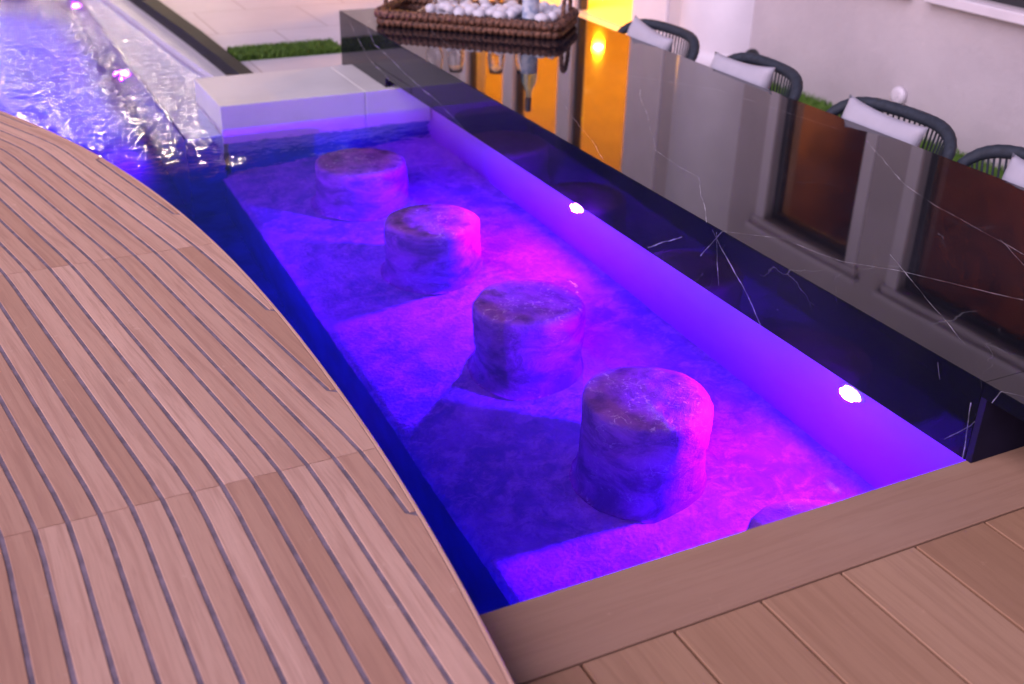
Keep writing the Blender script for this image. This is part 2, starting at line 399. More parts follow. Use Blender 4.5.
tag(mb.build('pool_curved_wall', M['mosaic']), kind='structure')

# water body
mb = MB(); mb.box(-4.25, XWALL+.01, 1.6, 15.05, -1.66, ZW)
tag(mb.build('pool_water', M['water']), kind='structure')

# stools ----------------------------------------------------------------
def stool_mesh(seed):
    r = .229; h = -.302-FL+.115
    prof = [(.02, h+.001), (.08, h+.002), (.14, h), (.178, h-.003), (.211, h-.010), (.224, h-.022), (.230, h-.042)]
    n = 14
    for i in range(1, n): prof.append((r+.002, lerp(h-.042, .16, i/(n-1))))
    for a in range(1, 8):
        t = a/7*math.pi/2; prof.append((r+.002+.03*(1-math.cos(t)), .16-.165*math.sin(t)))
    prof = prof[::-1]
    m = MB(); n0 = 0; seg = 72
    for rr, z in prof:
        for q in range(seg):
            a = 2*math.pi*q/seg; d = Vector((math.cos(a), math.sin(a), 0))
            w = noise.noise(Vector((d.x*1.6, d.y*1.6, z*3+seed*7)))*.010+noise.noise(Vector((d.x*7, d.y*7, z*16+seed*3)))*.0035
            f = (rr+w*min(1, rr/.1)); zz = z + .003*noise.noise(Vector((d.x*rr*14, d.y*rr*14, seed)))
            m.v.append((d.x*f, d.y*f, zz))
    for i in range(len(prof)-1):
        for q in range(seg): m.face([i*seg+q, i*seg+(q+1) % seg, (i+1)*seg+(q+1) % seg, (i+1)*seg+q], smooth=True)
    m.face([(len(prof)-1)*seg+q for q in range(seg)], smooth=True)
    return m
SY = [2.755, 3.605, 4.60, 5.56, 1.835]
SX = [1.965, 1.93, 1.915, 1.89, 1.985]
SL = ['violet lit cylindrical plaster stool nearest in full view, pale scale patches on its top',
      'cylindrical plaster stool second from the near deck, dull dark top, between two brighter ones',
      'cylindrical plaster stool with the brightest pink top, third from the near deck',
      'farthest cylindrical plaster stool, dim grey top, in front of the white platform',
      'plaster stool mostly hidden under the near deck edge, only the rim of its top showing']
for i, y in enumerate(SY):
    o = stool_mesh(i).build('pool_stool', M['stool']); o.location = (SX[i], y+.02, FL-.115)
    o.scale = (1.09, 1.09, 1) if i == 3 else (1.0, 1.0, 1); o.rotation_euler.z = i*1.3
    tag(o, SL[i], 'pool stool', 'submerged round stools along the bar')

# pool lights -------------------------------------------------------------
LEDC = (.26, .008, 1.)
def pool_light(loc, nx_, power, label, spread=None, col=LEDC, size=.075):
    root = empty('pool_light', loc)
    tag(root, label, 'pool light', 'round underwater lights')
    m = MB(); m.lathe([(.058, 0), (.058, .008), (.047, .010)], 28, close_top=False)
    ri = m.build('ring', M['trim'], root); ri.rotation_euler = (0, R(90)*nx_, 0)
    m = MB(); m.lathe([(.046, .004), (.044, .010), (.028, .016), (.004, .019)], 28, close_bot=False)
    le = m.build('lens', M['led'], root); le.rotation_euler = (0, R(90)*nx_, 0)
    ld = bpy.data.lights.new('pool_lamp', 'AREA'); ld.shape = 'DISK'; ld.size = size; ld.energy = power; ld.color = col
    lo = bpy.data.objects.new('pool_lamp', ld); COL.objects.link(lo); lo.parent = root
    lo.location = (.03*nx_, 0, 0); lo.rotation_euler = (0, R(-90)*nx_, 0)
    return root
pool_light((XWALL, 2.455, -.268), -1, 92, 'glowing white violet underwater light on the bar wall nearest the wooden deck')
pool_light((XWALL, 4.42, -.245), -1, 92, 'glowing underwater light on the bar wall, farther one, beside the pink topped stool')
pool_light((1.086, 8.3, -.62), -1, 70, 'blurred pink underwater light in the rippled water left of the white platform', size=.06)
pool_light((1.086, 10.9, -.62), -1, 70, 'far underwater light at the top edge of the rippled water', size=.06)

# white platform ----------------------------------------------------------
pool_light((xe(5.0)-.03, 5.0, -.5), 1, 12, 'unseen fill light added on the curved wall below the teak deck')  # added fill lamp, hidden from the camera, for stool sides and platform
root = empty('pool_platform', (1.3, 6.31, -.2)); tag(root, 'white tiled rectangular platform jutting from the bar over the water', 'platform')
def rel(m, p=(1.3, 6.31, -.2)): m.v = [(x-p[0], y-p[1], z-p[2]) for x, y, z in m.v]; return m
m = MB(); m.box(1.303, 2.182, 6.31, 6.998, -.470, -.06, .003); rel(m).build('block', M['box_tile'], root)
m = MB(); m.box(2.186, 2.615, 6.31, 6.998, -.470, -.06, .003); rel(m).build('block', M['box_tile'], root)
m = MB(); m.box(2.17, 2.198, 6.318, 6.99, -.46, -.066); rel(m).build('joint', M['joint'], root)

# ledge, marble kerb and patio beyond ---------------------------------------
def strip(pts_l, pts_r, z0, z1):
    m = MB(); m.poly(pts_l+pts_r[::-1], z0, z1)
    return m
Lw = [(1.53, 6.96), (1.53, 7.15), (1.42, 8.4), (1.31, 9.95), (1.12, 12.5), (.95, 14.99)]
Lk = [(1.60, 7.002), (1.60, 7.15), (1.585, 7.6), (1.55, 8.4), (1.455, 9.95), (1.3, 12.5), (1.15, 14.99)]
Lp = [(1.69, 7.002), (1.69, 7.15), (1.68, 7.6), (1.66, 8.4), (1.585, 9.9), (1.45, 12.5), (1.3, 14.99)]
Lw[0] = (1.53, 7.002)
m = strip([(x, y) for x, y in Lw], [(x+.0, y) for x, y in Lk][0:1]+Lk[1:], -1.5, -.16)
tag(m.build('overflow_ledge', M['porcelain']), kind='structure')
m = strip(Lk, Lp, -.6, -.07); tag(m.build('marble_kerb', M['kerb']), 'low black marble kerb between the overflow ledge and the patio', 'kerb')
pl = [(x+.003, y) for x, y in Lp]
m = MB(); m.poly(pl+[(1.3, 20), (3.7, 20), (3.7, 7.203), (2.332, 7.203), (2.332, 7.002)], -.6, -.1)
# counter clockwise order is not needed for shading
tag(m.build('patio', M['patio']), kind='structure')

def blades(name, x0, x1, y0, y1, z, n, hgt):
    m = MB()
    for _ in range(n):
        x = random.uniform(x0, x1); y = random.uniform(y0, y1); a = random.uniform(0, 6.28); h = hgt*random.uniform(.5, 1.1); w = .0035
        lx, ly = random.gauss(0, .35)*h, random.gauss(0, .35)*h
        i = len(m.v); ca, sa = math.cos(a)*w, math.sin(a)*w
        m.v += [(x-ca, y-sa, z), (x+ca, y+sa, z), (x+lx*.4+ca*.7, y+ly*.4+sa*.7, z+h*.6), (x+lx*.4-ca*.7, y+ly*.4-sa*.7, z+h*.6), (x+lx, y+ly, z+h)]
        m.face([i, i+1, i+2, i+3]); m.face([i+3, i+2, i+4])
    m.box(x0, x1, y0, y1, z-.01, z+.006)
    return m.build(name, M['grass'])
tag(blades('grass', 1.70, 2.45, 7.50, 7.80, -.10, 9000, .05), 'strip of short green artificial grass across the pale patio tiles', 'grass', kind='stuff')
tag(blades('grass', 5.30, 5.69, 1.5, 6.95, -.45, 9000, .055), 'green grass along the foot of the stucco wall behind the chairs', 'grass', kind='stuff')

m = MB(); m.box(3.702, 12.5, -3, 20, -.62, -.45); tag(m.build('dining_floor', M['dining_floor']), kind='structure')
m = MB(); m.box(-40, 40, -40, 60, -2.4, -1.76); tag(m.build('ground', M['dining_floor']), kind='structure')

# straight deck ------------------------------------------------------------
def board(m, x0, x1, y0, y1, z0, z1, along, b=.003):
    """chamfered board with UV in metres along its length"""
    tone = random.random(); i0 = len(m.f)
    m.box(x0, x1, y0, y1, z0, z1, b, tone)
    for fi in range(i0, len(m.f)):
        m.uv[fi] = [((m.v[q][1], m.v[q][0]) if along == 'y' else (m.v[q][0], m.v[q][1])) for q in m.f[fi]]
m = MB()
jx = [.955+.24*i for i in range(-2, 12)]
for a_, b_ in zip(jx, jx[1:]):
    y = 1.5025
    board(m, a_+.004, b_-.004, -1.6, y, -.03, 0, 'y', .0016)
tag(m.build('wooden_deck', M['deck_wood']), kind='structure')
m = MB(); board(m, .5, 3.6, 1.509, 1.736, -.032, 0, 'x', .002); tag(m.build('deck_edge_board', M['frame_wood']), kind='structure')
m = MB(); m.box(.4, 3.6, -1.6, 1.70, -.2, -.034); tag(m.build('deck_joists', M['caulk2']), kind='structure')

# curved teak deck -----------------------------------------------------------
ZC = .15
ysamp = [-1.2+i*.06 for i in range(0, 186)]
edge = [Vector((xe(y), y)) for y in ysamp]
nrm = []; arc = [0]
for i in range(len(edge)):
    t = (edge[min(i+1, len(edge)-1)]-edge[max(i-1, 0)]).normalized(); nrm.append(Vector((-t.y, t.x)))
    if i: arc.append(arc[-1]+(edge[i]-edge[i-1]).length)
def P_at(y, off):
    f = (y-ysamp[0])/.06; i = max(0, min(len(edge)-2, int(f))); t = f-i
    e = edge[i].lerp(edge[i+1], t); n_ = nrm[i].lerp(nrm[i+1], t).normalized()
    if n_.x > 0: n_ = -n_
    return e+n_*off, arc[i]+t*.06
seams = [-1.2, .77, 2.262, 3.78, 6.2, 8.4, 9.6]
BW = .0705
FAN = [(-1.3, .0), (.77, .006), (2.262, .051), (3.78, .284), (5.2, .596), (6.2, 1.02), (8.4, 2.1), (9.7, 2.8)]
def fan(y):
    def g(v):
        for (a, fa), (b, fb) in zip(FAN, FAN[1:]):
            if v <= b: return fa+(fb-fa)*(v-a)/(b-a)
        return FAN[-1][1]
    return (g(y-.12)+2*g(y)+g(y+.12))/4
m = MB(); g_ = .0058
for bi in range(-26, 18):
    X0 = .788+BW*bi
    for s0, s1 in zip(seams, seams[1:]):
        tone = min(1, max(0, random.gauss(.5, .33))); n = max(8, int((s1-s0)/.022))
        prev = None
        for q in range(n+1):
            y = lerp(s0+.0015, s1-.0015, q/n); c_ = math.sqrt(1+((fan(y+.05)-fan(y-.05))*10)**2)
            xa = X0-fan(y)+g_*c_; xb = X0+BW-fan(y)-g_*c_; lim = xe(y)-.011
            xb = lim if xb >= lim-.0121-2*g_*c_ else xb
            if xb-xa < .012: prev = None; continue
            rr = []
            for x, z in ((xa, ZC-.028), (xa, ZC-.001), (xa+.0012, ZC), (xb-.0012, ZC), (xb, ZC-.001), (xb, ZC-.028)):
                rr.append(len(m.v)); m.v.append((x, y, z))
            W_ = (0, .002, .004, xb-xa-.003, xb-xa, xb-xa+.02)
            if prev:
                pr_, pw, py = prev
                for k_ in range(5):
                    m.face([pr_[k_], pr_[k_+1], rr[k_+1], rr[k_]], [(py, pw[k_]), (py, pw[k_+1]), (y, W_[k_+1]), (y, W_[k_])], tone)
            else: m.face(rr, [(0, 0)]*6, tone)
            prev = (rr, W_, y)
        if prev: m.face(prev[0][::-1], [(0, 0)]*6, tone)
tag(m.build('curved_teak_deck', M['teak']), kind='structure')
m = MB(); prev = None
for q in range(430):
    y = -1.2+q*.025; rr = []
    for dx, z in ((-.0095, ZC-.05), (-.0095, ZC-.0005), (-.008, ZC+.0005), (-.002, ZC+.0005), (.001, ZC-.0025), (.001, ZC-.05)):
        rr.append(len(m.v)); m.v.append((xe(y)+dx, y, z))
    if prev:
        for k_ in range(5): m.face([prev[k_], prev[k_+1], rr[k_+1], rr[k_]], [(y-.025, k_*.01), (y-.025, k_*.01+.01), (y, k_*.01+.01), (y, k_*.01)], .8)
    prev = rr
tag(m.build('deck_nosing', M['teak']), kind='structure')
# dark caulk bed under and between the boards
m = MB(); rim = []; inner = []
for i, y in enumerate([-1.2+.12*j for j in range(91)]):
    p, _ = P_at(y, .004); rim.append((p.x, p.y)); p, _ = P_at(y, 2.2); inner.append((p.x, p.y))
for z0, z1, mm, nm in ((.03, ZC-.0025, 'caulk', 'deck_caulk'),):
    n0 = len(m.v)
    for (a_, b_) in zip(rim, inner): m.v += [(*a_, z0), (*a_, z1), (*b_, z1), (*b_, z0)]
    for i in range(len(rim)-1):
        q = n0+i*4
        for c_ in range(4): m.face([q+c_, q+4+c_, q+4+(c_+1) % 4, q+(c_+1) % 4])
tag(m.build('deck_caulk', M['caulk']), kind='structure')

# ------------------------------------------------------------------ bar counter
root = empty('bar_counter', (0, 0, 0)); tag(root, 'long polished black marble swim up bar with pale veins running beside the stools', 'bar counter')
YE = 7.2
m = MB()
# L profile (mitred front), extruded along the bar: countertop and apron in one mesh
b = .0025
prof = [(3.75, ZB-.045), (3.75-0, ZB-b), (3.75-b, ZB), (2.334+b, ZB), (2.334, ZB-b), (2.334, .0), (2.36, .0), (2.36, ZB-.045)]
n0 = len(m.v)
for y in (1.738, YE):
    m.v += [(x, y, z) for x, z in prof]
L = len(prof)
for i in range(L): m.face([n0+i, n0+(i+1) % L, n0+L+(i+1) % L, n0+L+i])
m.face([n0+i for i in range(L)]); m.face([n0+L+i for i in range(L)][::-1])
m.build('countertop', M['marble'], root)
# the top runs on over the deck
m = MB(); n0 = 0
prof2 = [(3.75, ZB-.045), (3.75, ZB-b), (3.75-b, ZB), (2.334+b, ZB), (2.334, ZB-b), (2.334, ZB-.045)]
for y in (.4, 1.736): m.v += [(x, y, z) for x, z in prof2]
for i in range(6): m.face([i, (i+1) % 6, 6+(i+1) % 6, 6+i])
m.face(list(range(6))); m.face([11, 10, 9, 8, 7, 6])
m.build('counter_extension', M['marble'], root)
m = MB(); m.box(2.3345, 3.35, 1.7165, 1.7365, .001, ZB-.0455); m.build('end_panel', M['honed'], root)
m = MB(); m.box(2.362, 3.35, YE-.022, YE-.001, -.1, ZB-.047); m.build('end_panel', M['marble'], root)
m = MB(); m.box(2.3345, 2.3605, 7.001, YE-.0015, -.1, -.001); m.box(2.3345, 2.3605, 6.36, 7.0, -.0585, -.001); m.build('apron_foot', M['marble'], root)
m = MB(); m.box(2.55, 3.3, .45, .60, 0, ZB-.047); m.build('support', M['honed'], root)
m = MB(); m.box(XWALL+.125, 3.33, 1.77, YE-.03, -.45, ZB-.048); m.build('base', M['stucco'], root)
m = MB(); m.box(2.40, XWALL+.12, 1.77, 6.30, ZB-.06, ZB-.047); m.build('soffit', M['lamp_violet_tile'], root)

# ------------------------------------------------------------------ villa
XV = 5.70
villa = empty('villa', (XV, 0, -.45)); tag(villa, 'villa facade of pale stucco with windows, columns and an orange lit open room', 'building')
def vbuild(m, name, mat, parent=None):
    m.v = [(x-XV, y, z+.45) for x, y, z in m.v]; return m.build(name, M[mat], parent or villa)
W1 = (5.66, 6.63); W2 = (2.6, 5.12); WZ = (.50, 2.04)
m = MB(); T = .25
m.box(XV, XV+T, -3, W2[0], -.5, 3.4); m.box(XV, XV+T, W2[0], W2[1], -.5, WZ[0]); m.box(XV, XV+T, W2[0], W2[1], WZ[1], 3.4)
m.box(XV, XV+T, W2[1], W1[0], -.5, 3.4); m.box(XV, XV+T, W1[0], W1[1], -.5, WZ[0]); m.box(XV, XV+T, W1[0], W1[1], WZ[1], 3.4)
m.box(XV, XV+T, W1[1], 8.80, -.5, 3.4); m.box(XV, XV+T, 8.80, 12.55, 2.62, 3.4); m.box(XV, XV+T, 12.55, 20, -.5, 3.4)
vbuild(m, 'wall', 'stucco')
# column beside window one: rounded projecting shaft
m = MB(); m.lathe([(.50, -.5), (.50, -.36), (.47, -.33), (.455, -.28), (.445, 3.4)], 40, (XV+.16, 7.52, 0)); vbuild(m, 'column', 'trim')
m = MB(); m.box(XV-.03, XV+.02, 8.26, 8.82, -.5, 3.4, .01); vbuild(m, 'pilaster', 'trim')
for y0, y1 in ((9.9, 10.18), (11.24, 11.5), (12.53, 12.72)):
    m = MB(); m.box(XV-.03, XV+.15, y0, y1, -.5, 2.62, .008); vbuild(m, 'door_post', 'trim')
    m = MB(); m.box(XV+.02, XV+.1, y0-.05, y0-.004, -.45, 2.6); vbuild(m, 'door_frame', 'frame_dark')
for (y0, y1) in (W1, W2):
    f = MB(); fw = .06
    for a in ((y0, y0+fw, *WZ), (y1-fw, y1, *WZ)): f.box(XV+.06, XV+.13, a[0], a[1], a[2], a[3], .004)
    f.box(XV+.06, XV+.13, y0+fw, y1-fw, WZ[0], WZ[0]+fw, .004); f.box(XV+.06, XV+.13, y0+fw, y1-fw, WZ[1]-fw, WZ[1], .004)
    fr = vbuild(f, 'window', 'frame_dark')
    p = MB(); p.box(XV+.09, XV+.098, y0+fw-.005, y1-fw+.005, WZ[0]+fw-.005, WZ[1]-fw+.005); p.v = [(x-XV, y, z+.45) for x, y, z in p.v]; p.build('pane', M['pane'], fr)
    s = MB(); s.box(XV-.075, XV+.055, y0-.19, y1+.2, WZ[0]-.068, WZ[0]-.002, .008); s.v = [(x-XV, y, z+.45) for x, y, z in s.v]; s.build('sill', M['trim'], fr)
    s = MB(); s.box(XV-.02, XV+.002, y0-.11, y0-.003, WZ[0], WZ[1]+.0, .003); s.box(XV-.02, XV+.002, y1+.003, y1+.11, WZ[0], WZ[1], .003)
    s.box(XV-.03, XV+.002, y0-.13, y1+.13, WZ[1]+.002, WZ[1]+.06, .003); s.box(XV-.06, XV+.002, y0-.17, y1+.17, WZ[1]+.062, WZ[1]+.10, .003)
    s.v = [(x-XV, y, z+.45) for x, y, z in s.v]; s.build('surround', M['trim'], fr)
# rooms
m = MB()
m.box(11.9, 12.1, 8.3, 19, -.45, 2.95); m.box(XV+T+.002, 12.1, 18.8, 19, -.45, 2.95); m.box(XV+T+.002, 12.1, 8.3, 8.5, -.45, 2.95)
m.box(XV+T+.002, 12.1, 8.3, 19, 2.84, 3.0)
vbuild(m, 'room_wall', 'room')
m = MB(); m.box(XV+.001, 11.9, 8.88, 18.8, -.449, -.44); vbuild(m, 'room_floor', 'room_floor')
m = MB(); m.box(8.0, 8.2, 1.5, 7.6, -.45, 2.9); m.box(XV+T+.002, 8.2, 7.6, 7.8, -.45, 2.9); m.box(XV+T+.002, 8.2, 1.3, 1.5, -.45, 2.9); m.box(XV+T+.002, 8.2, 1.3, 7.8, 2.84, 3.0)
m.box(XV+T+.002, 8.0, 5.30, 5.42, -.45, 2.84)
vbuild(m, 'room_partition', 'room_brown')
for x, y in ((7.85, 13.47), (9.42, 15.58), (7.9, 11.2), (9.6, 12.2)):
    m = MB(); m.lathe([(.055, 2.815), (.055, 2.838)], 24, (x, y, 0)); r_ = vbuild(m, 'downlight', 'warm')
def lamp(name, ty, loc, energy, col, size=.2, rot=None, parent=None):
    ld = bpy.data.lights.new(name, ty); ld.energy = energy; ld.color = col
    if ty == 'AREA': ld.size = size; ld.shape = 'DISK'
    else: ld.shadow_soft_size = size
    o = bpy.data.objects.new(name, ld); COL.objects.link(o)
    o.location = loc
    if rot: o.rotation_euler = rot
    if parent: o.parent = parent; o.location = (loc[0]-XV, loc[1], loc[2]+.45)
    return o
WARM = (1., .42, .006)
for x, y in ((7.85, 13.47), (9.42, 15.58), (7.9, 11.2), (9.6, 12.2)):
    lamp('room_lamp', 'AREA', (x, y, 2.80), 175, WARM, .16, (0, 0, 0), villa)
lamp('window_room_lamp', 'AREA', (7.5, 6.4, 1.3), 32, (1., .42, .08), .3, (0, R(90), 0), villa)
lamp('window_room_lamp', 'AREA', (7.0, 3.4, 1.2), 65, (1., .40, .08), .3, (0, R(-90), 0), villa)
# wall outlet and garden spotlight
r_ = empty('wall_outlet', (XV, 5.43, -.21)); tag(r_, 'small round white outdoor outlet low on the stucco wall', 'outlet')
m = MB(); m.lathe([(.062, 0), (.062, .03), (.05, .042), (.03, .045)], 28); o = m.build('cover', M['trim'], r_); o.rotation_euler = (0, R(-90), 0)
m = MB(); m.lathe([(.018, .045), (.016, .05)], 16); o = m.build('plug', M['trim'], r_); o.rotation_euler = (0, R(-90), 0)
r_ = empty('garden_spotlight', (5.50, 6.78, -.45)); tag(r_, 'black garden spotlight standing at the foot of the wall behind the chairs', 'garden light')
m = MB(); m.tube([(0, 0, 0), (0, 0, .13)], .01); m.build('stake', M['metal_dark'], r_)
m = MB(); m.lathe([(.03, 0), (.055, .015), (.06, .05), (.06, .13), (.05, .13), (.045, .06)], 24, (0, 0, 0), close_top=True); o = m.build('head', M['metal_dark'], r_); o.location = (.03, 0, .17); o.rotation_euler = (R(20), R(-50), 0)

# unseen pavilion added past the far end so its lamps glitter in the ripples
pv = empty('pavilion', (-.5, 17, -.1)); tag(pv, 'unseen pavilion added beyond the far end of the pool for the glitter of its warm lamps', 'pavilion')
m = MB(); m.box(-6, 4.4, 3.0, 3.2, 0, 3.4); m.build('wall', M['room_brown'], pv)  # dark brown, chosen to keep the water's reflection dark
m = MB(); m.box(-6.2, 4.6, .2, 3.3, 3.4, 3.6); m.build('roof', M['room_brown'], pv)
for x in (-5.8, -2.4, 1.0, 4.2):
    m = MB(); m.box(x-.12, x+.12, .4, .64, 0, 3.4, .01); m.build('column', M['trim'], pv)
m = MB(); m.box(-20, 3.2, -2.0, 4, -.3, 0); m.build('floor', M['patio'], pv)
for i in range(18):  # lamp rows added for their glitter on the water
    x = .2+(i % 9)*.5; z = (3.1, 1.9)[i//9]-.25*math.sin(math.pi*(i % 9)/8)
    m = MB(); m.lathe([(.005, -.05), (.035, -.035), (.036, 0), (.03, .03), (.012, .06)], 12, (0, 0, 0)); o = m.build('glitter_bulb', M['glitter_bulb'], pv); o.location = (x, .3, z)
m = MB(); m.tube([(.0, .3, 3.3)]+[(.2+i*.5, .3, 3.165-.25*math.sin(math.pi*i/8)) for i in range(9)]+[(4.4, .3, 3.3)], .006, 6); m.build('cable', M['metal_dark'], pv)
m = MB(); m.tube([(.0, .3, 2.1)]+[(.2+i*.5, .3, 1.965-.25*math.sin(math.pi*i/8)) for i in range(9)]+[(4.4, .3, 2.1)], .006, 6); m.build('cable', M['metal_dark'], pv)

# ------------------------------------------------------------------ chairs
def ring_pt(a, ry=.375):
    """a = 0 at the back (+x)"""
    x = (.155 if math.cos(a) > 0 else .27)*math.cos(a); y = ry*math.sin(a)
    z = lerp(.57, .752, sstep(-.10, .15, x))
    return Vector((x, y, z))
def make_chair():
    r_ = empty('dining_chair')
    n = 72; A = [(-152+304*i/n) for i in range(n+1)]
    pts = [ring_pt(R(a)) for a in A]
    rad = [lerp(.017, .030, sstep(130, 40, abs(a))) for a in A]
    m = MB(); m.tube(pts, rad, 12, rf=lambda i, t: 1+.04*math.sin(i*3.1+t)); m.build('top_rail', M['rope'], r_)
    m = MB()
    for i in range(58):
        a = R(-146+292*i/57); p = ring_pt(a); q = Vector((.16*math.cos(a)-.04, .265*math.sin(a), .40))
        mid = (p+q)/2+Vector((math.cos(a), math.sin(a), 0))*.012
        m.tube([p, mid, q], .0052, 6, cap=False)
    for z, f in ((.66, .86), (.56, .6)):
        pp = []
        for i in range(40):
            a = R(-140+280*i/39); p = ring_pt(a); q = Vector((.16*math.cos(a)-.04, .265*math.sin(a), .40)); pp.append(q.lerp(p, f if p.z > z+.03 else f*.6))
    m.build('rope_back', M['rope'], r_)
    m = MB(); m.tube([(.17*math.cos(R(t*6))-.04, .27*math.sin(R(t*6)), .40) for t in range(60)], .014, 8, closed=True); m.build('seat_frame', M['metal_dark'], r_)
    m = MB(); m.lathe([(.16, .405), (.19, .415), (.20, .44), (.19, .465), (.15, .475), (.02, .478)], 36, fn=lambda a, z: 1+.06*abs(math.sin(a))); m.build('seat', M['cushion'], r_)
    for sx in (-1, 1):
        for sy in (-1, 1):
            m = MB(); m.tube([(.15*sx, .17*sy, .40), (.21*sx, .23*sy, 0)], [.014, .010], 8); m.build('leg', M['metal_dark'], r_)
    return r_
CY = [5.70, 4.72, 3.71, 2.88]
CL = ['charcoal rope tub chair farthest along the bar, beside the orange lit opening',
      'charcoal rope tub chair in front of the round column, second from the far end',
      'charcoal rope tub chair below the round wall outlet, with clearly visible vertical cords',
      'charcoal rope tub chair nearest the camera, cut by the right edge of the photo']
PLB = ['pale cushion on the farthest rope chair, its top corner pointing up against the orange light',
       'long pale cushion on the rope chair in front of the round column',
       'pale square cushion on the rope chair below the round wall outlet',
       'pale cushion on the rope chair cut by the right edge of the photo']
ch = make_chair()
def pillow_mesh():
    m = MB(); n = 20; S = .205; idx = {}
    for side in (1, -1):
        for i in range(n+1):
            for j in range(n+1):
                u = i/n*2-1; v_ = j/n*2-1
                if side == -1 and (i in (0, n) or j in (0, n)): idx[side, i, j] = idx[1, i, j]; continue
                e = max(0, (1-u*u))*max(0, (1-v_*v_))
                pin = 1-.10*(1-abs(v_)**2)*abs(u)**6 ; pin2 = 1-.10*(1-abs(u)**2)*abs(v_)**6
                th = .075*e**.38*side+.006*noise.noise(Vector((u*2.5, v_*2.5, side*3)))*(e > 0)
                idx[side, i, j] = len(m.v); m.v.append((th, u*S*pin*1.22, v_*S*pin2))
    for side in (1, -1):
        for i in range(n):
            for j in range(n):
                f = [idx[side, i, j], idx[side, i+1, j], idx[side, i+1, j+1], idx[side, i, j+1]]
                m.face(f if side == 1 else f[::-1], smooth=True)
    return m
pil = pillow_mesh().build('cushion', M['cushion'])
for i, y in enumerate(CY):
    c_ = ch if i == 0 else copy_tree(ch)
    c_.location = (3.82, y, -.45); c_.rotation_euler = (0, 0, R((4, -5, 3, -2)[i]))
    tag(c_, CL[i], 'chair', 'rope tub chairs behind the bar')
    p = pil if i == 0 else pil.copy()
    if i: COL.objects.link(p)
    p.location = (3.825, y+(.08, .12, .05, -.08)[i], .118); p.rotation_euler = (R((6, -2, 4, 0)[i]), R(13), R((-3, 3, 4, -6)[i]))
    tag(p, PLB[i], 'cushion', 'pale cushions on the rope chairs')

# ------------------------------------------------------------------ tray with stones, bottle and glasses
o_ = Vector((2.41, 6.66)); d1 = Vector((.862, -.752)).normalized(); d2 = Vector((-d1.y, d1.x)); LEN, WID = 1.15, .50
ctr = o_+d1*LEN/2+d2*WID/2; ang = math.atan2(d1.y, d1.x)
tray = empty('wicker_tray', (ctr.x, ctr.y, ZB), ang); tag(tray, 'rectangular brown woven tray with arched handles standing on the black marble bar', 'tray')
def rrect(l, w, r, z, n=260):
    pts = []; l2, w2 = l/2-r, w/2-r
    segs = [((l2, -w2), -90), ((l2, w2), 0), ((-l2, w2), 90), ((-l2, -w2), 180)]
    P_ = []
    for (cx, cy), a0 in segs:
        for t in range(9): a = R(a0+90*t/8); P_.append(Vector((cx+r*math.cos(a), cy+r*math.sin(a), z)))
    per = [0]
    for a, b in zip(P_, P_[1:]+P_[:1]): per.append(per[-1]+(b-a).length)
    out = []
    for i in range(n):
        s = per[-1]*i/n; j = max(q for q in range(len(P_)) if per[q] <= s); t = (s-per[j])/max(1e-6, per[j+1]-per[j])
        out.append(P_[j].lerp(P_[(j+1) % len(P_)], t))
    return out
for z, r, ins in ((.026, .026, 0), (.074, .029, -.006)):
    m = MB(); m.tube(rrect(LEN-2*ins, WID-2*ins, .05, z, 520), r, 12, closed=True, rf=lambda i, a: 1+.16*math.sin(i*math.pi*2/6.0+a*1.0)+.05*math.sin(i*1.7)); m.build('woven_rim', M['wicker'], tray)
m = MB(); m.box(-LEN/2+.01, LEN/2-.01, -WID/2+.01, WID/2-.01, .002, .018); m.build('base', M['wicker_dark'], tray)
for sx in (-1, 1):
    m = MB(); P_ = []
    for i in range(41):
        a = math.pi*i/40; P_.append((sx*(LEN/2-.0), -.11*math.cos(a), .075+.17*math.sin(a)**.8))
    m.tube(P_, .014, 10, rf=lambda i, a: 1+.18*math.sin(i*1.9+a)); m.build('handle', M['wicker'], tray)
m = MB(); m.box(-LEN/2+.22, -LEN/2+.235, -WID/2+.04, WID/2-.04, .019, .085); m.build('divider', M['tray_wood'], tray)
Mt = Matrix.Translation((ctr.x, ctr.y, ZB)) @ Matrix.Rotation(ang, 4, 'Z')

def pebble_mesh(seed):
    m = MB(); n, k_ = 9, 14
    rs = random.Random(seed); sx, sy, sz = rs.uniform(.85, 1.1), rs.uniform(.8, 1.0), rs.uniform(.68, .85)
    for i in range(1, n):
        for j in range(k_):
            t = math.pi*i/n; a = 2*math.pi*j/k_; d = Vector((math.sin(t)*math.cos(a), math.sin(t)*math.sin(a), math.cos(t)))
            q = 1+.16*noise.noise(d*1.3+Vector((seed*5, 0, 0))); m.v.append((d.x*q*sx, d.y*q*sy, d.z*q*sz))
    t_ = len(m.v); m.v += [(0, 0, sz), (0, 0, -sz)]
    for i in range(n-2):
        for j in range(k_): m.face([i*k_+j, (i+1)*k_+j, (i+1)*k_+(j+1) % k_, i*k_+(j+1) % k_], smooth=True)
    for j in range(k_): m.face([t_, j, (j+1) % k_], smooth=True); m.face([t_+1, (n-2)*k_+(j+1) % k_, (n-2)*k_+j], smooth=True)
    return m
protos = [pebble_mesh(s).build('pebble', M['pebble']) for s in range(6)]
used = set()
BOT = (LEN*.5-.20, -.12); GL = [(.10, .10), (-.16, .05), (.27, .15), (-.28, -.03)]
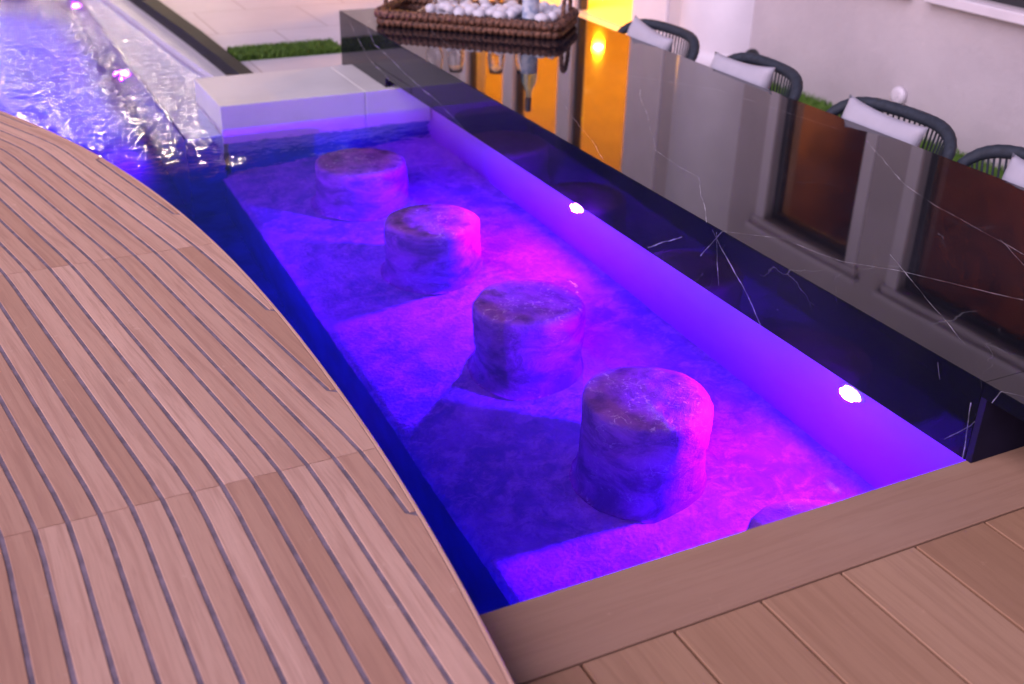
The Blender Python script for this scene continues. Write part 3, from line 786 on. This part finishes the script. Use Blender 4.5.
def place_pebble(x, y, z, r):
    i = random.randrange(6)
    if i in used: p = protos[i].copy(); COL.objects.link(p)
    else: p = protos[i]; used.add(i)
    q = Mt @ Vector((x, y, z)); p.location = q; p.scale = (r, r, r); p.rotation_euler = (random.uniform(-.4, .4), random.uniform(-.4, .4), random.uniform(0, 6.28))
    tag(p, 'smooth white pebble lying among others in the wicker tray on the bar', 'pebble', 'white pebbles in the wicker tray')
for layer, z in ((0, .055), (1, .108)):
    x = -LEN/2+.285+(.02 if layer else 0); row = 0
    while x < LEN/2-.05:
        y = -WID/2+.075+(.036 if (row+layer) % 2 else 0)
        while y < WID/2-.06:
            px_, py_ = x+random.uniform(-.008, .008), y+random.uniform(-.008, .008)
            if all(math.hypot(px_-gx, py_-gy) > .07 for gx, gy in GL) and math.hypot(px_-BOT[0], py_-BOT[1]) > .09 and not (layer and random.random() < .22):
                place_pebble(px_, py_, z+random.uniform(-.006, .006), random.uniform(.037, .046))
            y += .074
        x += .066; row += 1
for n_ in range(6):
    if n_ not in used: place_pebble(-.1+.05*n_, 0, .14, .033)
q = Mt @ Vector((BOT[0], BOT[1], .019))
bt = empty('bottle', q); tag(bt, 'clear glass bottle with pale blue label standing in the tray among the pebbles', 'bottle')
m = MB(); m.lathe([(.03, 0), (.048, .003), (.052, .012), (.052, .25), (.047, .285), (.03, .32), (.018, .35), (.0165, .44), (.019, .443), (.019, .46), (.015, .462), (.012, .35), (.044, .27), (.046, .02), (.03, .012)], 32, close_top=True); m.build('body', M['bottle'], bt)
m = MB(); m.lathe([(.0528, .075), (.0528, .225)], 32, close_top=False, close_bot=False); m.build('label', M['label'], bt)
m = MB(); m.lathe([(.0200, .385), (.0205, .468), (.019, .474)], 24, close_bot=False); m.build('cap', M['capfoil'], bt)
gr = None
GLB = ['clear wine glass standing in the middle of the pebble tray, next to the bottle', 'clear wine glass left of the middle of the pebble tray', 'clear wine glass at the back right of the pebble tray', 'clear wine glass at the left end of the pebble tray']
for i, (gx, gy) in enumerate(GL):
    if gr is None:
        gr = empty('wine_glass')
        m = MB(); m.lathe([(.040, 0), (.040, .003), (.010, .008), (.0045, .02), (.0045, .10), (.010, .115)], 28); m.build('stem', M['glass'], gr)
        m = MB(); m.lathe([(.008, .1155), (.036, .135), (.055, .17), (.058, .20), (.052, .25), (.043, .30), (.0415, .30), (.0505, .25), (.0562, .20), (.0532, .171), (.034, .138), (.004, .119)], 28, close_bot=False, close_top=False); m.build('bowl', M['glass'], gr)
        g_o = gr
    else: g_o = copy_tree(gr)
    g_o.location = Mt @ Vector((gx, gy, .02)); tag(g_o, GLB[i], 'wine glass', 'wine glasses in the tray')

# ------------------------------------------------------------------ light, sky, camera
w = bpy.data.worlds.new('World'); C.world = w; w.use_nodes = True; nt = w.node_tree
bg = nt.nodes['Background']; sk = nt.nodes.new('ShaderNodeTexSky'); sk.sky_type = 'NISHITA'; sk.sun_disc = False
SE, SR = 7., 250.
sk.sun_elevation = R(SE); sk.sun_rotation = R(SR); sk.air_density = 1.0; sk.dust_density = 1.6; sk.ozone_density = 2.5
mx = nt.nodes.new('ShaderNodeMix'); mx.data_type = 'RGBA'; mx.blend_type = 'MULTIPLY'; mx.inputs[0].default_value = 1; mx.inputs[7].default_value = (.93, .77, 1.26, 1)
nt.links.new(sk.outputs[0], mx.inputs[6]); nt.links.new(mx.outputs[2], bg.inputs[0]); bg.inputs[1].default_value = .042
sl = bpy.data.lights.new('sun', 'SUN'); sl.energy = 1.62; sl.angle = R(60); sl.color = (.98, .80, 1.)
so = bpy.data.objects.new('sun', sl); COL.objects.link(so)
d = Vector((math.sin(R(SR))*math.cos(R(38)), math.cos(R(SR))*math.cos(R(38)), math.sin(R(38))))
so.rotation_euler = d.to_track_quat('Z', 'Y').to_euler()

cam = bpy.data.cameras.new('camera'); co = bpy.data.objects.new('camera', cam); COL.objects.link(co)
t, yaw, rl = R(27.545), R(27.107), R(1.449)
f0 = Vector((math.sin(yaw), math.cos(yaw), 0)); r0 = Vector((math.cos(yaw), -math.sin(yaw), 0))
fw = f0*math.cos(t)-Vector((0, 0, math.sin(t))); u0 = f0*math.sin(t)+Vector((0, 0, math.cos(t)))
rt = r0*math.cos(rl)+u0*math.sin(rl); up = -r0*math.sin(rl)+u0*math.cos(rl)
mt = Matrix.Identity(4)
for i in range(3): mt[i][0] = rt[i]; mt[i][1] = up[i]; mt[i][2] = -fw[i]
co.matrix_world = Matrix.Translation((0, 0, H)) @ mt
cam.sensor_width = 36; cam.lens = 1098.5/1024*36; cam.clip_start = .05; cam.clip_end = 500
cam.dof.use_dof = True; cam.dof.focus_distance = 3.4; cam.dof.aperture_fstop = 2.4
C.camera = co
vs = C.view_settings; vs.view_transform = 'Standard'; vs.look = 'None'; vs.exposure = 1.12; vs.gamma = 1; vs.use_curve_mapping = False
C.render.engine = 'CYCLES'; cy = C.cycles
cy.use_denoising = True; cy.max_bounces = 12; cy.diffuse_bounces = 5; cy.glossy_bounces = 5; cy.transmission_bounces = 10; cy.volume_bounces = 0
cy.caustics_reflective = False; cy.caustics_refractive = True; cy.sample_clamp_indirect = 8; cy.blur_glossy = .5
